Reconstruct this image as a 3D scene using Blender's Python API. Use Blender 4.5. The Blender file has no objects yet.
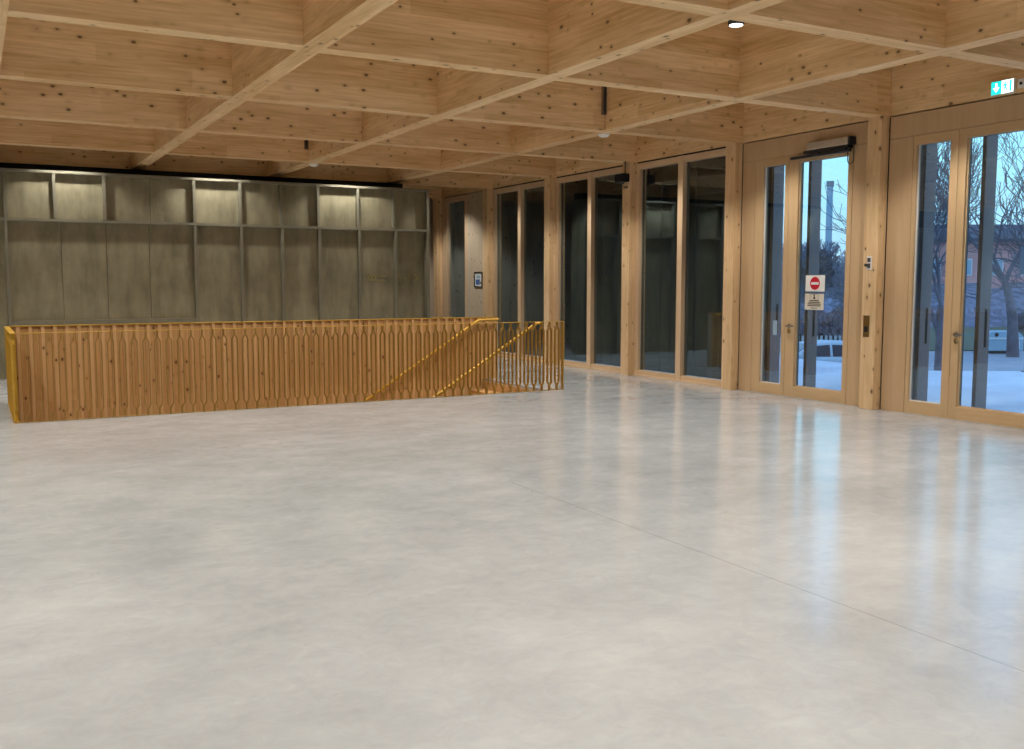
import bpy, math, random
from mathutils import Vector, Matrix
random.seed(7)
SC = bpy.context.scene
COL = SC.collection
PI = math.pi

# ------------------------------------------------------------------ measures
H = 3.654                       # underside of the ceiling grid
XP = [0.0] + [-(2.454 + 2.482 * k) for k in range(7)]          # left faces of the long beams
ROW0, ROWD, BW = 5.845, 2.633, 0.2
def row(j): return ROW0 + ROWD * j                               # near faces of the cross beams
SX0, SX1, SY0, SY1 = -9.655, -2.284, 12.417, 14.55               # stair enclosure
SXE = -2.56                                                      # top riser
WY = 18.13                                                       # dark panel wall

# ------------------------------------------------------------------ mesh helper
class MB:
    def __init__(s): s.v, s.f, s.sm, s.mi, s.m = [], [], [], [], 0
    def add(s, vs, fs, smooth=False):
        b = len(s.v)
        s.v += [tuple(v) for v in vs]
        for f in fs:
            s.f.append([b + i for i in f]); s.sm.append(smooth); s.mi.append(s.m)
        return s
    def box(s, x0, x1, y0, y1, z0, z1):
        x0, x1 = min(x0, x1), max(x0, x1); y0, y1 = min(y0, y1), max(y0, y1); z0, z1 = min(z0, z1), max(z0, z1)
        return s.add([(x0,y0,z0),(x1,y0,z0),(x1,y1,z0),(x0,y1,z0),(x0,y0,z1),(x1,y0,z1),(x1,y1,z1),(x0,y1,z1)],
                     [(0,3,2,1),(4,5,6,7),(0,1,5,4),(1,2,6,5),(2,3,7,6),(3,0,4,7)])
    def beam(s, a, b, w, h, up=(0,0,1)):
        a, b, up = Vector(a), Vector(b), Vector(up)
        d = (b - a).normalized(); r = d.cross(up).normalized(); u = r.cross(d)
        vs = []
        for p in (a, b):
            for i, j in ((-1,-1),(1,-1),(1,1),(-1,1)): vs.append(p + r*w/2*i + u*h/2*j)
        return s.add(vs, [(0,1,2,3),(7,6,5,4),(0,4,5,1),(1,5,6,2),(2,6,7,3),(3,7,4,0)])
    def tube(s, pts, rad, n=8, caps=True):
        pts = [Vector(p) for p in pts]
        if not hasattr(rad, '__len__'): rad = [rad]*len(pts)
        vs = []; prev = None
        for i, p in enumerate(pts):
            d = (pts[min(i+1, len(pts)-1)] - pts[max(i-1, 0)]).normalized()
            if prev is None:
                ref = Vector((0,0,1)) if abs(d.z) < .9 else Vector((1,0,0))
                r = d.cross(ref).normalized()
            else:
                r = (prev - d*prev.dot(d))
                r = r.normalized() if r.length > 1e-6 else d.orthogonal().normalized()
            prev = r; u = d.cross(r)
            for k in range(n):
                a = 2*PI*k/n; vs.append(p + (r*math.cos(a) + u*math.sin(a))*rad[i])
        fs = []
        for i in range(len(pts)-1):
            for k in range(n):
                k2 = (k+1) % n
                fs.append((i*n+k, i*n+k2, (i+1)*n+k2, (i+1)*n+k))
        s.add(vs, fs, True)
        if caps:
            m = len(pts)-1
            s.add([vs[k] for k in range(n)], [tuple(range(n-1,-1,-1))])
            s.add([vs[m*n+k] for k in range(n)], [tuple(range(n))])
        return s
    def prism(s, poly, o, ax, ay, depth):
        # poly in the (ax, ay) plane at o, extruded along depth vector
        o, ax, ay, d = Vector(o), Vector(ax), Vector(ay), Vector(depth)
        n = len(poly)
        lo = [o + ax*p[0] + ay*p[1] for p in poly]; hi = [p + d for p in lo]
        return s.add(lo+hi, [tuple(range(n-1,-1,-1)), tuple(range(n,2*n))] + [(i,(i+1)%n,n+(i+1)%n,n+i) for i in range(n)])
    def lathe(s, prof, o, n=20):
        o = Vector(o); vs = []
        for r, z in prof:
            for k in range(n):
                a = 2*PI*k/n; vs.append(o + Vector((r*math.cos(a), r*math.sin(a), z)))
        fs = [(i*n+k, i*n+(k+1)%n, (i+1)*n+(k+1)%n, (i+1)*n+k) for i in range(len(prof)-1) for k in range(n)]
        s.add(vs, fs, True)
        s.add([vs[k] for k in range(n)], [tuple(range(n-1,-1,-1))])
        m = len(prof)-1
        s.add([vs[m*n+k] for k in range(n)], [tuple(range(n))])
        return s
    def build(s, name, mat, parent=None, bevel=0, org=None):
        me = bpy.data.meshes.new(name)
        if org is None:
            if parent is not None: org = ORG[parent.name]
            else:
                xs, ys, zs = zip(*s.v)
                org = Vector(((min(xs)+max(xs))/2, (min(ys)+max(ys))/2, min(zs)))
        org = Vector(org)
        me.from_pydata([Vector(v)-org for v in s.v], [], s.f)
        for m in (mat if isinstance(mat, (list, tuple)) else [mat]): me.materials.append(m)
        for p, sm, mi in zip(me.polygons, s.sm, s.mi): p.use_smooth = sm; p.material_index = mi
        me.update()
        o = bpy.data.objects.new(name, me); COL.objects.link(o)
        if parent is not None: o.parent = parent
        else: o.location = org
        ORG[o.name] = org
        if bevel:
            b = o.modifiers.new('Bevel', 'BEVEL'); b.width = bevel; b.segments = 2; b.limit_method = 'ANGLE'; b.angle_limit = .6
        return o
ORG = {}
def tag(o, label=None, cat=None, group=None, kind=None):
    if label: o['label'] = label
    if cat: o['category'] = cat
    if group: o['group'] = group
    if kind: o['kind'] = kind
    return o
def empty(name, loc, label, cat, group=None, kind=None, rz=0):
    o = bpy.data.objects.new(name, None); COL.objects.link(o)
    o.location = loc; o.rotation_euler.z = rz; o.empty_display_size = .1
    ORG[o.name] = Vector(loc) if not rz else Vector((0,0,0))
    return tag(o, label, cat, group, kind)
def copy_tree(o, parent=None):
    c = o.copy(); COL.objects.link(c)
    if parent is not None: c.parent = parent
    for ch in list(o.children): copy_tree(ch, c)
    return c
def S(mb, name, mat, label, cat, bevel=0):
    return tag(mb.build(name, mat, bevel=bevel), label, cat, kind='structure')

# ------------------------------------------------------------------ materials
def new(name):
    m = bpy.data.materials.new(name); m.use_nodes = True
    nt = m.node_tree
    for n in list(nt.nodes): nt.nodes.remove(n)
    out = nt.nodes.new('ShaderNodeOutputMaterial')
    return m, nt, out
class NT:
    def __init__(s, nt): s.nt = nt
    def n(s, typ, **kw):
        nd = s.nt.nodes.new(typ)
        for k, v in kw.items(): setattr(nd, k, v)
        return nd
    def l(s, a, b): s.nt.links.new(a, b)
    def val(s, x, inp):
        if hasattr(x, 'is_output'): s.l(x, inp)
        else: inp.default_value = x
    def math(s, op, a, b=None, c=None, clamp=False):
        nd = s.n('ShaderNodeMath', operation=op, use_clamp=clamp)
        s.val(a, nd.inputs[0])
        if b is not None: s.val(b, nd.inputs[1])
        if c is not None: s.val(c, nd.inputs[2])
        return nd.outputs[0]
    def mix(s, f, a, b):
        nd = s.n('ShaderNodeMix', data_type='RGBA')
        s.val(f, nd.inputs[0])
        for x, i in ((a, 6), (b, 7)):
            if hasattr(x, 'is_output'): s.l(x, nd.inputs[i])
            else: nd.inputs[i].default_value = (*x, 1)
        return nd.outputs[2]
    def ramp(s, f, a, b):
        nd = s.n('ShaderNodeMapRange'); s.l(f, nd.inputs[0])
        nd.inputs[1].default_value = a; nd.inputs[2].default_value = b
        return nd.outputs[0]
    def noise(s, vec, scale, detail=4, rough=.55):
        nd = s.n('ShaderNodeTexNoise'); s.l(vec, nd.inputs['Vector'])
        nd.inputs['Scale'].default_value = scale; nd.inputs['Detail'].default_value = detail; nd.inputs['Roughness'].default_value = rough
        return nd.outputs[0]
    def mapping(s, vec, scale):
        nd = s.n('ShaderNodeMapping'); s.l(vec, nd.inputs[0]); nd.inputs['Scale'].default_value = scale
        return nd.outputs[0]
    def bsdf(s, out, **kw):
        b = s.n('ShaderNodeBsdfPrincipled'); s.l(b.outputs[0], out.inputs[0])
        for k, v in kw.items():
            i = b.inputs[k]
            if hasattr(v, 'is_output'): s.l(v, i)
            elif i.type == 'RGBA': i.default_value = (*v, 1)
            else: i.default_value = v
        return b
    def objvec(s, vary=True):
        tc = s.n('ShaderNodeTexCoord')
        if not vary: return tc.outputs['Object']
        oi = s.n('ShaderNodeObjectInfo')
        m = s.math('MULTIPLY', oi.outputs['Random'], 53.0)
        c = s.n('ShaderNodeCombineXYZ')
        for i in range(3): s.l(m, c.inputs[i])
        a = s.n('ShaderNodeVectorMath', operation='ADD'); s.l(tc.outputs['Object'], a.inputs[0]); s.l(c.outputs[0], a.inputs[1])
        return a.outputs[0]
def plain(name, col, rough=.5, metal=0, spec=.5, var=.08, scale=20, bump=0):
    m, nt, out = new(name); t = NT(nt); v = t.objvec()
    n = t.ramp(t.noise(v, scale, 3), .3, .7)
    c = t.mix(n, tuple(x*(1-var) for x in col), tuple(min(1, x*(1+var)) for x in col))
    b = t.bsdf(out, **{'Base Color': c, 'Roughness': rough, 'Metallic': metal, 'Specular IOR Level': spec})
    return m
def wood(name, axis, light, dark, knot=(.10,.04,.015), knots=True, board=.17, rough=.55, bvar=.20, seam=.0, grain=1.0):
    m, nt, out = new(name); t = NT(nt); v = t.objvec()
    sc = [1,1,1]; sc[axis] = .045
    g1 = t.noise(t.mapping(v, sc), 42, 5, .6)
    sc2 = [1,1,1]; sc2[axis] = .16
    g2 = t.noise(t.mapping(v, sc2), 5.5, 3, .5)
    sep = t.n('ShaderNodeSeparateXYZ'); t.l(v, sep.inputs[0])
    # boards: stacked across the grain
    others = [i for i in range(3) if i != axis]
    ids = []
    for i in others:
        ids.append(t.math('FLOOR', t.math('DIVIDE', t.math('ADD', sep.outputs[i], 100.013), board)))
    lng = t.math('FLOOR', t.math('ADD', t.math('DIVIDE', sep.outputs[axis], 2.6), t.math('MULTIPLY', ids[-1], .37)))
    cv = t.n('ShaderNodeCombineXYZ'); t.l(ids[0], cv.inputs[0]); t.l(ids[1], cv.inputs[1]); t.l(lng, cv.inputs[2])
    wn = t.n('ShaderNodeTexWhiteNoise', noise_dimensions='3D'); t.l(cv.outputs[0], wn.inputs['Vector'])
    f = t.math('ADD', t.math('MULTIPLY', t.ramp(g1, .32, .68), .55*grain), t.math('MULTIPLY', t.ramp(g2, .3, .7), .42))
    f = t.math('ADD', f, t.math('MULTIPLY', t.math('SUBTRACT', wn.outputs[0], .5), bvar*2), clamp=True)
    c = t.mix(f, light, dark)
    if knots:
        sc3 = [1,1,1]; sc3[axis] = .62
        vk = t.mapping(v, sc3)
        vo = t.n('ShaderNodeTexVoronoi', feature='F1'); t.l(vk, vo.inputs['Vector']); vo.inputs['Scale'].default_value = 8.4
        sr = t.n('ShaderNodeSeparateColor'); t.l(vo.outputs['Color'], sr.inputs[0])
        has = t.math('GREATER_THAN', sr.outputs[0], .12)
        size = t.math('MULTIPLY_ADD', sr.outputs[1], .10, .075)
        d = t.math('DIVIDE', vo.outputs['Distance'], size)
        core = t.math('MULTIPLY', t.math('SUBTRACT', 1.0, t.ramp(d, .65, 1.15)), has)
        halo = t.math('MULTIPLY', t.math('SUBTRACT', 1.0, t.ramp(d, .8, 2.6)), has)
        c = t.mix(t.math('MULTIPLY', halo, .35), c, tuple(x*.75 for x in dark))
        c = t.mix(t.math('MULTIPLY', core, .85), c, knot)
    if seam:
        fr = t.math('FRACT', t.math('DIVIDE', t.math('ADD', sep.outputs[others[0]], 100.013), board))
        sm = t.math('LESS_THAN', fr, seam)
        c = t.mix(t.math('MULTIPLY', sm, .55), c, tuple(x*.35 for x in dark))
    t.bsdf(out, **{'Base Color': c, 'Roughness': rough, 'Specular IOR Level': .35})
    return m
SPL, SPD = (.88,.645,.375), (.56,.335,.135)
M = {}
M['beam_x'] = wood('spruce along x', 0, SPL, SPD)
M['beam_y'] = wood('spruce along y', 1, SPL, SPD)
M['post'] = wood('spruce upright', 2, (.82,.60,.36), (.58,.37,.18))
M['frame_z'] = wood('spruce frame upright', 2, (.70,.52,.34), (.57,.39,.225), knots=False, board=.3)
M['frame_y'] = wood('spruce frame level', 1, (.70,.52,.34), (.57,.39,.225), knots=False, board=.3)
M['veneer'] = wood('fir veneer panels', 2, (.58,.405,.235), (.47,.31,.165), knots=False, board=.26, bvar=.10, grain=.6)
M['doorwood_z'] = wood('fir door upright', 2, (.60,.42,.235), (.48,.315,.16), knots=False, board=.4, bvar=.05, grain=.6)
M['doorwood_y'] = wood('fir door level', 1, (.60,.42,.235), (.48,.315,.16), knots=False, board=.4, bvar=.05, grain=.6)
M['paleply'] = wood('pale wood panel', 2, (.60,.50,.37), (.50,.40,.28), knots=True, board=.22, bvar=.1, grain=.5)
M['stairwood'] = wood('stained larch boards', 2, (.60,.36,.155), (.47,.265,.10), knot=(.09,.03,.01), board=.15, bvar=.2, seam=.05)
M['batten'] = wood('larch battens', 2, (.70,.45,.225), (.58,.35,.155), knot=(.12,.04,.012), board=.3, bvar=.1)
M['tread'] = wood('larch treads', 1, (.50,.27,.10), (.36,.18,.06), knots=False, board=.3)

def concrete():
    m, nt, out = new('polished concrete'); t = NT(nt); v = t.objvec(False)
    big = t.ramp(t.noise(v, .42, 5, .6), .36, .66)
    mid = t.ramp(t.noise(t.mapping(v, (1,1.6,1)), 1.9, 6, .62), .3, .7)
    d = t.n('ShaderNodeTexNoise'); t.l(v, d.inputs['Vector']); d.inputs['Scale'].default_value = 7; d.inputs['Detail'].default_value = 7
    d.inputs['Distortion'].default_value = 1.2; d.inputs['Roughness'].default_value = .65
    fine = t.ramp(d.outputs[0], .34, .66)
    f = t.math('ADD', t.math('MULTIPLY', big, .48), t.math('ADD', t.math('MULTIPLY', mid, .32), t.math('MULTIPLY', fine, .2)))
    c = t.mix(f, (.265,.28,.29), (.455,.47,.475))
    # the odd dark speck
    vo = t.n('ShaderNodeTexVoronoi', feature='F1'); t.l(v, vo.inputs['Vector']); vo.inputs['Scale'].default_value = 1.7
    sp = t.math('LESS_THAN', vo.outputs['Distance'], .012)
    c = t.mix(t.math('MULTIPLY', sp, .6), c, (.08,.07,.06))
    # saw-cut joint
    sep = t.n('ShaderNodeSeparateXYZ'); t.l(v, sep.inputs[0])
    wob = t.math('ABSOLUTE', t.math('ADD', sep.outputs[0], 6.30 + FLOOR_ORG[0]))
    jn = t.math('MULTIPLY', t.math('LESS_THAN', wob, .003), t.math('LESS_THAN', sep.outputs[1], 6.75))
    c = t.mix(t.math('MULTIPLY', jn, .6), c, (.12,.11,.10))
    r = t.math('ADD', t.math('MULTIPLY', mid, .07), t.math('MULTIPLY_ADD', fine, .05, .095))
    bp = t.n('ShaderNodeBump'); bp.inputs['Strength'].default_value = .03; bp.inputs['Distance'].default_value = .01
    t.l(fine, bp.inputs['Height'])
    b = t.bsdf(out, **{'Base Color': c, 'Roughness': r, 'Specular IOR Level': .5})
    t.l(bp.outputs[0], b.inputs['Normal'])
    return m
FLOOR_ORG = (0,0,0)
M['floor'] = concrete()
def panelmat(name, a, b_, rough, metal):
    m, nt, out = new(name); t = NT(nt); v = t.objvec()
    n = t.ramp(t.noise(t.mapping(v, (1,1,.25)), 6, 5, .6), .3, .7)
    n2 = t.ramp(t.noise(v, 2.2, 3), .3, .7)
    c = t.mix(t.math('ADD', t.math('MULTIPLY', n, .6), t.math('MULTIPLY', n2, .4)), a, b_)
    t.bsdf(out, **{'Base Color': c, 'Roughness': rough, 'Metallic': metal})
    return m
M['panel'] = panelmat('oiled steel panel', (.162,.143,.088), (.36,.325,.21), .5, .35)
M['panelframe'] = panelmat('dark steel frame', (.20,.185,.135), (.27,.25,.185), .42, .4)
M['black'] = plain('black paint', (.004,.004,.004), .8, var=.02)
M['blackplastic'] = plain('black plastic', (.012,.012,.013), .4)
M['recess_shade'] = plain('painted recess shade', (.01,.008,.007), .7)  # near-black: shade of gaps and slots put into the colour
M['gold'] = plain('ochre lacquered steel', (.54,.31,.03), .42, .25, var=.06)
M['goldbar'] = plain('ochre lacquered bars', (.42,.25,.045), .42, .25, var=.08)
M['brass'] = plain('brass', (.42,.30,.13), .3, 1)
M['steel'] = plain('brushed steel', (.30,.27,.23), .3, 1)
M['alu'] = plain('anodised aluminium', (.56,.49,.40), .4, .5)
M['darkalu'] = plain('dark aluminium', (.035,.035,.04), .45, .3)
M['shutter'] = plain('dark shutter cladding', (.013,.019,.028), .5, .1)
M['fin'] = plain('bronze grey cladding', (.22,.165,.15), .5, .2)
M['hanger'] = plain('brown painted steel', (.16,.11,.07), .5, .2)
M['white'] = plain('white plastic', (.8,.8,.78), .4, var=.02)
M['whitebead'] = plain('white glazing spacer', (.72,.72,.70), .5, var=.02)
M['plaster'] = plain('off white plaster', (.62,.58,.52), .8, var=.03)
M['red'] = plain('red film', (.55,.01,.03), .4, var=.02)
M['paper'] = plain('printed paper', (.68,.62,.52), .6, var=.02)
M['ink'] = plain('printing ink', (.06,.05,.05), .6, var=.02)
M['bluep'] = plain('blue print', (.04,.13,.38), .5, var=.05)
M['palebluep'] = plain('pale blue print', (.30,.42,.55), .5, var=.05)
M['etch'] = plain('ochre etched marking', (.36,.32,.12), .5, .2, var=.03)
def emis(name, col, s, base=(.5,.5,.5)):
    m, nt, out = new(name); t = NT(nt)
    t.bsdf(out, **{'Base Color': base, 'Emission Color': col, 'Emission Strength': s, 'Roughness': .4})
    return m
M['lamp'] = emis('lamp diffuser', (1,.97,.92), 3)
M['signgreen'] = emis('lit green sign', (.01,.62,.56), 1.5, (.0,.3,.25))
M['signwhite'] = emis('lit white sign', (.75,1,.96), 2.0, (.8,.8,.8))
def glass():
    m, nt, out = new('window glass'); t = NT(nt)
    fr = t.n('ShaderNodeFresnel'); fr.inputs[0].default_value = 1.52
    ge = t.n('ShaderNodeNewGeometry')
    f = t.math('MULTIPLY', t.math('MULTIPLY', fr.outputs[0], 4.2), t.math('SUBTRACT', 1.0, ge.outputs['Backfacing']), clamp=True)
    tr = t.n('ShaderNodeBsdfTransparent'); tr.inputs[0].default_value = (.93,.96,.96,1)
    gl = t.n('ShaderNodeBsdfGlossy'); gl.inputs['Roughness'].default_value = .0; gl.inputs[0].default_value = (.60,.80,1,1)
    mx = t.n('ShaderNodeMixShader'); t.l(f, mx.inputs[0]); t.l(tr.outputs[0], mx.inputs[1]); t.l(gl.outputs[0], mx.inputs[2])
    t.l(mx.outputs[0], out.inputs[0])
    return m
M['glass'] = glass()
M['carglass'] = plain('car window glass', (.02,.03,.045), .1, var=.02)
M['snow'] = plain('pale paving', (.78,.79,.80), .8, var=.10, scale=1.2)
M['asphalt'] = plain('damp asphalt', (.36,.37,.39), .7, var=.12, scale=1.5)
M['lawn'] = plain('winter lawn', (.12,.135,.075), .9, var=.35, scale=6)
M['hill'] = plain('wooded slope', (.20,.20,.25), .95, var=.5, scale=1.4)
M['bark'] = plain('hazed bark', (.15,.13,.15), .9, var=.3, scale=3)  # aerial haze mixed into the bark colour, lighter than near bark
M['barkgrey'] = plain('hazed grey twigs', (.29,.27,.31), .9, var=.3, scale=3)  # twig colour paled for haze as well
M['pinkwall'] = plain('salmon render', (.75,.36,.32), .85, var=.08, scale=2)
M['roof'] = plain('grey roof', (.12,.11,.12), .8)
M['container'] = plain('pale blue steel', (.36,.50,.58), .5, var=.06)
M['carpaint'] = plain('frosted pale car paint', (.55,.62,.66), .35, var=.1)
M['tyre'] = plain('tyre rubber', (.02,.02,.02), .8)
M['greypole'] = plain('galvanised pole', (.25,.27,.29), .5, .4)
M['fence'] = plain('pale fence boards', (.45,.45,.43), .8)
M['hedge'] = plain('dull evergreen hedge', (.045,.06,.045), .95, var=.4, scale=6)

# ------------------------------------------------------------------ shell
YN, YF, XL = -6.0, 22.3, -15.5
fl = MB()
FT = -.3
def slab(x0,x1,y0,y1): fl.box(x0,x1,y0,y1,FT,0)
slab(XL, SX0+.03, YN, YF); slab(SXE, .02, YN, YF)
slab(SX0+.03, SXE, YN, SY0+.03); slab(SX0+.03, SXE, SY1-.0, YF)
o = fl.build('floor', M['floor'], org=(0,0,0)); tag(o, 'polished grey concrete hall floor with one thin saw cut', 'floor', kind='structure')
S(MB().box(XL,.35,YN,YF,H+.92,H+1.05), 'ceiling', M['beam_x'], 'timber deck above the coffered ceiling grid', 'ceiling')
ORD = ['first','second','third','fourth','fifth','sixth','seventh','eighth','ninth','tenth','eleventh']
for k, x in enumerate(XP):
    x0 = x if k else 0.0
    S(MB().box(x0, x0+BW, YN, YF, H, H+.92), 'ceiling_beam', M['beam_y'],
      ('spruce edge beam lying on top of the glazed facade' if k == 0 else
       '%s spruce ceiling beam in from the facade, running parallel to it' % ORD[k-1]), 'beam')
rows = list(range(-4, 7))
for j in rows:
    S(MB().box(XL, 0.0, row(j), row(j)+BW, H+.0012, H+.9), 'ceiling_beam', M['beam_x'],
      ('spruce cross beam %s' % ('right above the dark panel wall' if j == 5 else 'behind the dark panel wall' if j == 6 else
        '%s in front of the dark panel wall, spanning away from the facade' % ORD[4-j])), 'beam')
# columns standing in the facade
colnames = {0:'nearest the camera beside the door with the exit sign', 1:'between the two doors, carrying key switch and brass slot', 2:'between the door with red sign and the dark windows',
            3:'carrying the black box camera', 4:'behind the stair balustrade between two dark window bays', 5:'at the framed notice panel', 6:'in the far corner beside the narrow window'}
for j in range(-4, 7):
    if j < -2: continue
    cm = MB().box(-.13, .22, row(j)+.008, row(j)+.225, 0, H-.001)
    S(cm, 'column', M['post'], 'spruce column ' + colnames.get(j, 'in the facade, %s one before the exit-sign door' % ORD[-j-1]), 'column', bevel=.004)

# facade bays
def window_bay(n, y0, y1, label, mull=None, dark=True):
    e = empty('window_%d' % n, (.04, (y0+y1)/2, 0), label, 'window', kind='structure')
    jw, mw = .098, .125
    zt, zb = H-.03, .10
    f = MB()
    f.box(0,.1,y0,y0+jw,0,zt); f.box(0,.1,y1-jw,y1,0,zt)
    ym = (y0+y1)/2 if mull is None else mull
    f.box(-.02,.1,ym-mw/2,ym+mw/2,.0,zt)
    f.build('window_frame', M['frame_z'], e)
    r = MB()
    for a, b in ((y0+jw, ym-mw/2), (ym+mw/2, y1-jw)):
        r.box(.0,.1,a,b,0.03,zb); r.box(.0,.1,a,b,zt-.10,zt)
    r.build('frame_rail', M['frame_y'], e)
    MB().box(-.03,.12,y0,y1,0,.03).build('window_sill', M['frame_y'], e)
    MB().box(.02,.15,y0,y1,zt,H).build('gap_shade', M['recess_shade'], e)  # near-black strip painted as the shade above the frame
    for a, b in ((y0+jw, ym-mw/2), (ym+mw/2, y1-jw)):
        g = MB().box(.05,.062,a-.005,b+.005,zb-.005,zt-.095).build('glass_pane', M['glass'], e)
    k = MB()
    for a, b in ((y0+jw, ym-mw/2), (ym+mw/2, y1-jw)):
        k.box(.064,.1,b-.02,b,zb,zt-.1); k.box(.064,.1,a,a+.02,zb,zt-.1)
    k.build('gasket', M['darkalu'], e)
window_bay(1, row(2)+BW, row(3), 'tall dark two-pane window between the door with red sign and the black camera')
window_bay(2, row(3)+BW, row(4), 'tall dark two-pane window between the black camera and the balustrade end')
window_bay(3, row(4)+BW, row(5), 'tall dark two-pane window behind the balustrade end, beside the framed notice panel')
for q, j in enumerate((-2, -1)):
    window_bay(5+q, row(j)+BW, row(j+1), 'tall two-pane facade window %s' % ('outside the view beyond the exit-sign door' if q else 'outside the view, farthest from the stairs'))
# narrow window bay with pale panel
y0, y1 = row(5)+BW, row(6)
e = empty('window_4', (.04, 21, 0), 'narrow dark window at the far corner beside the pale panel', 'window', kind='structure')
f = MB(); f.box(0,.1,y1-.3,y1,0,H-.03); f.box(0,.1,20.28,20.40,0,H-.03)
f.build('window_frame', M['frame_z'], e)
MB().box(0,.1,20.40,y1-.3,0,.12).box(0,.1,20.40,y1-.3,H-.15,H-.03).build('frame_rail', M['frame_y'], e)
MB().box(.05,.062,20.39,y1-.29,.11,H-.14).build('glass_pane', M['glass'], e)
S(MB().box(.0,.06,y0,20.28,0,H-.02), 'wall_right', M['paleply'], 'pale wooden wall panel with the framed notice between two dark windows', 'wall panel')
S(MB().box(.07,.15,y0,y1,H-.05,H), 'shade_strip_1', M['recess_shade'], 'dark strip painted as shade in the gap above the pale wooden panel', 'shade_strip')  # strip coloured as the shade under the edge beam

# door bays -------------------------------------------------------
def door_bay(n, y0, y1, da, dm, db, glassn, glassw, label, wlabel):
    # da > dm > db : far edge, meeting edge, near edge
    TOP = 3.365
    p = MB(); g = .005
    p.box(0,.05,da+g,y1,0,TOP); p.box(0,.05,y0,db-g,0,TOP); p.box(0,.05,y0,y1,TOP+g,H-.018)
    w = tag(p.build('wall_right', M['veneer']), wlabel, 'wall panel', kind='structure')
    MB().box(.06,.2,da,y1,0,H).box(.06,.2,y0,db,0,H).box(.06,.2,db,da,TOP+.03,H).build('lining', M['recess_shade'], w, org=ORG[w.name])
    MB().box(-.002,.055,y1-.013,y1,0,H-.018).build('gap_shade', M['recess_shade'], w, org=ORG[w.name])  # dark strip set at the front to draw the shade of the joint
    e = empty('door_%d' % n, (.03,(da+db)/2,0), label, 'door', kind='structure')
    for nm, (a, b), (ga, gb) in (('narrow', (da, dm), glassn), ('wide', (dm, db), glassw)):
        gz0, gz1 = .155, 3.255
        st = MB(); st.box(0,.075,ga,a-.003,.008,TOP); st.box(0,.075,b+.003,gb,.008,TOP)
        leaf = st.build('door_leaf', M['doorwood_z'], e)
        MB().box(0.0005,.075,gb,ga,.008,gz0).box(0.0005,.075,gb,ga,gz1,TOP).build('door_rail', M['doorwood_y'], leaf, org=ORG[e.name])
        MB().box(.04,.052,gb-.006,ga+.006,gz0-.006,gz1+.006).build('glass_pane', M['glass'], leaf, org=ORG[e.name])
        bd = MB(); t_ = .014
        bd.box(.03,.039,ga-t_,ga,gz0,gz1); bd.box(.03,.039,gb,gb+t_,gz0,gz1); bd.box(.03,.039,gb,ga,gz0,gz0+t_)
        bd.build('glazing_bead', M['whitebead'] if nm == 'narrow' else M['doorwood_z'], leaf, org=ORG[e.name])
        gk = MB(); gk.box(.055,.10,ga+.002,ga+.02,gz0-.03,gz1+.03); gk.box(.055,.10,gb-.02,gb+.01,gz0-.03,gz1+.03)
        gk.box(.055,.10,gb,ga,gz0-.03,gz0); gk.box(.055,.10,gb,ga,gz1,gz1+.03)
        gk.build('outer_frame', M['darkalu'], leaf, org=ORG[e.name])
        if nm == 'wide':
            yc = a-.075
            h = MB()
            h.lathe([(.032,0),(.032,.008),(.022,.01)], (0,0,0))
            # rosette laid against the leaf
            def rot(mb, c):
                mb.v = [(c[0]-v[2], c[1]+v[0], c[2]+v[1]) for v in mb.v]; return mb
            rot(h, (0, yc, 1.0))
            h.tube([(-.008,yc,1.0),(-.055,yc,1.0),(-.06,yc-.02,1.0),(-.06,yc-.125,1.0)], .0125, 10)
            h.build('handle', M['steel'], leaf, org=ORG[e.name])
            c = MB().lathe([(.032,0),(.032,.008),(.012,.01),(.012,.03)], (0,0,0)); rot(c, (0,yc,.925)); c.build('lock_rosette', M['brass'], leaf, org=ORG[e.name])
    MB().box(-.005,.12,db,da,0,.008).build('threshold', M['alu'], e)
door_bay(1, row(1)+BW, row(2), 10.83, 10.163, 9.035, (10.66,10.24), (9.985,9.115),
         'wooden glazed door with the red no-entry sign and narrow side leaf', 'fir veneer panelling around the door with the red sign')
door_bay(2, row(0)+BW, row(1), 8.115, 7.494, 6.33, (8.06,7.60), (7.389,6.43),
         'wooden glazed door with narrow side leaf below the green exit sign', 'fir veneer panelling around the door below the exit sign')
# the rest of the enclosure
S(MB().box(.02,.2,YN,row(-2),0,H), 'wall_right', M['veneer'], 'timber wall closing the facade out of view', 'wall')
S(MB().box(-15.7,XL,YN,YF,0,H+1), 'wall_left', M['plaster'], 'plain plaster wall out of view opposite the facade', 'wall')
S(MB().box(XL,.2,YN-.2,YN,0,H+1), 'wall_front', M['plaster'], 'plain plaster wall out of view at the near end', 'wall')
S(MB().box(XL,.66,YF,YF+.2,0,H+1), 'wall_back', M['paleply'], 'pale wooden end wall seen in the gap past the dark panel wall', 'wall')  # stub past the facade added to keep sky light off the far shutter
S(MB().box(XL,-2.1,row(5)+.02,row(5)+.15,3.2,H+.001), 'shade_strip_2', M['black'], 'black strip painted in for the unlit gap above the dark panel wall', 'shade_strip')  # black sheet stands in for the unlit space above and behind the panels

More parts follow.
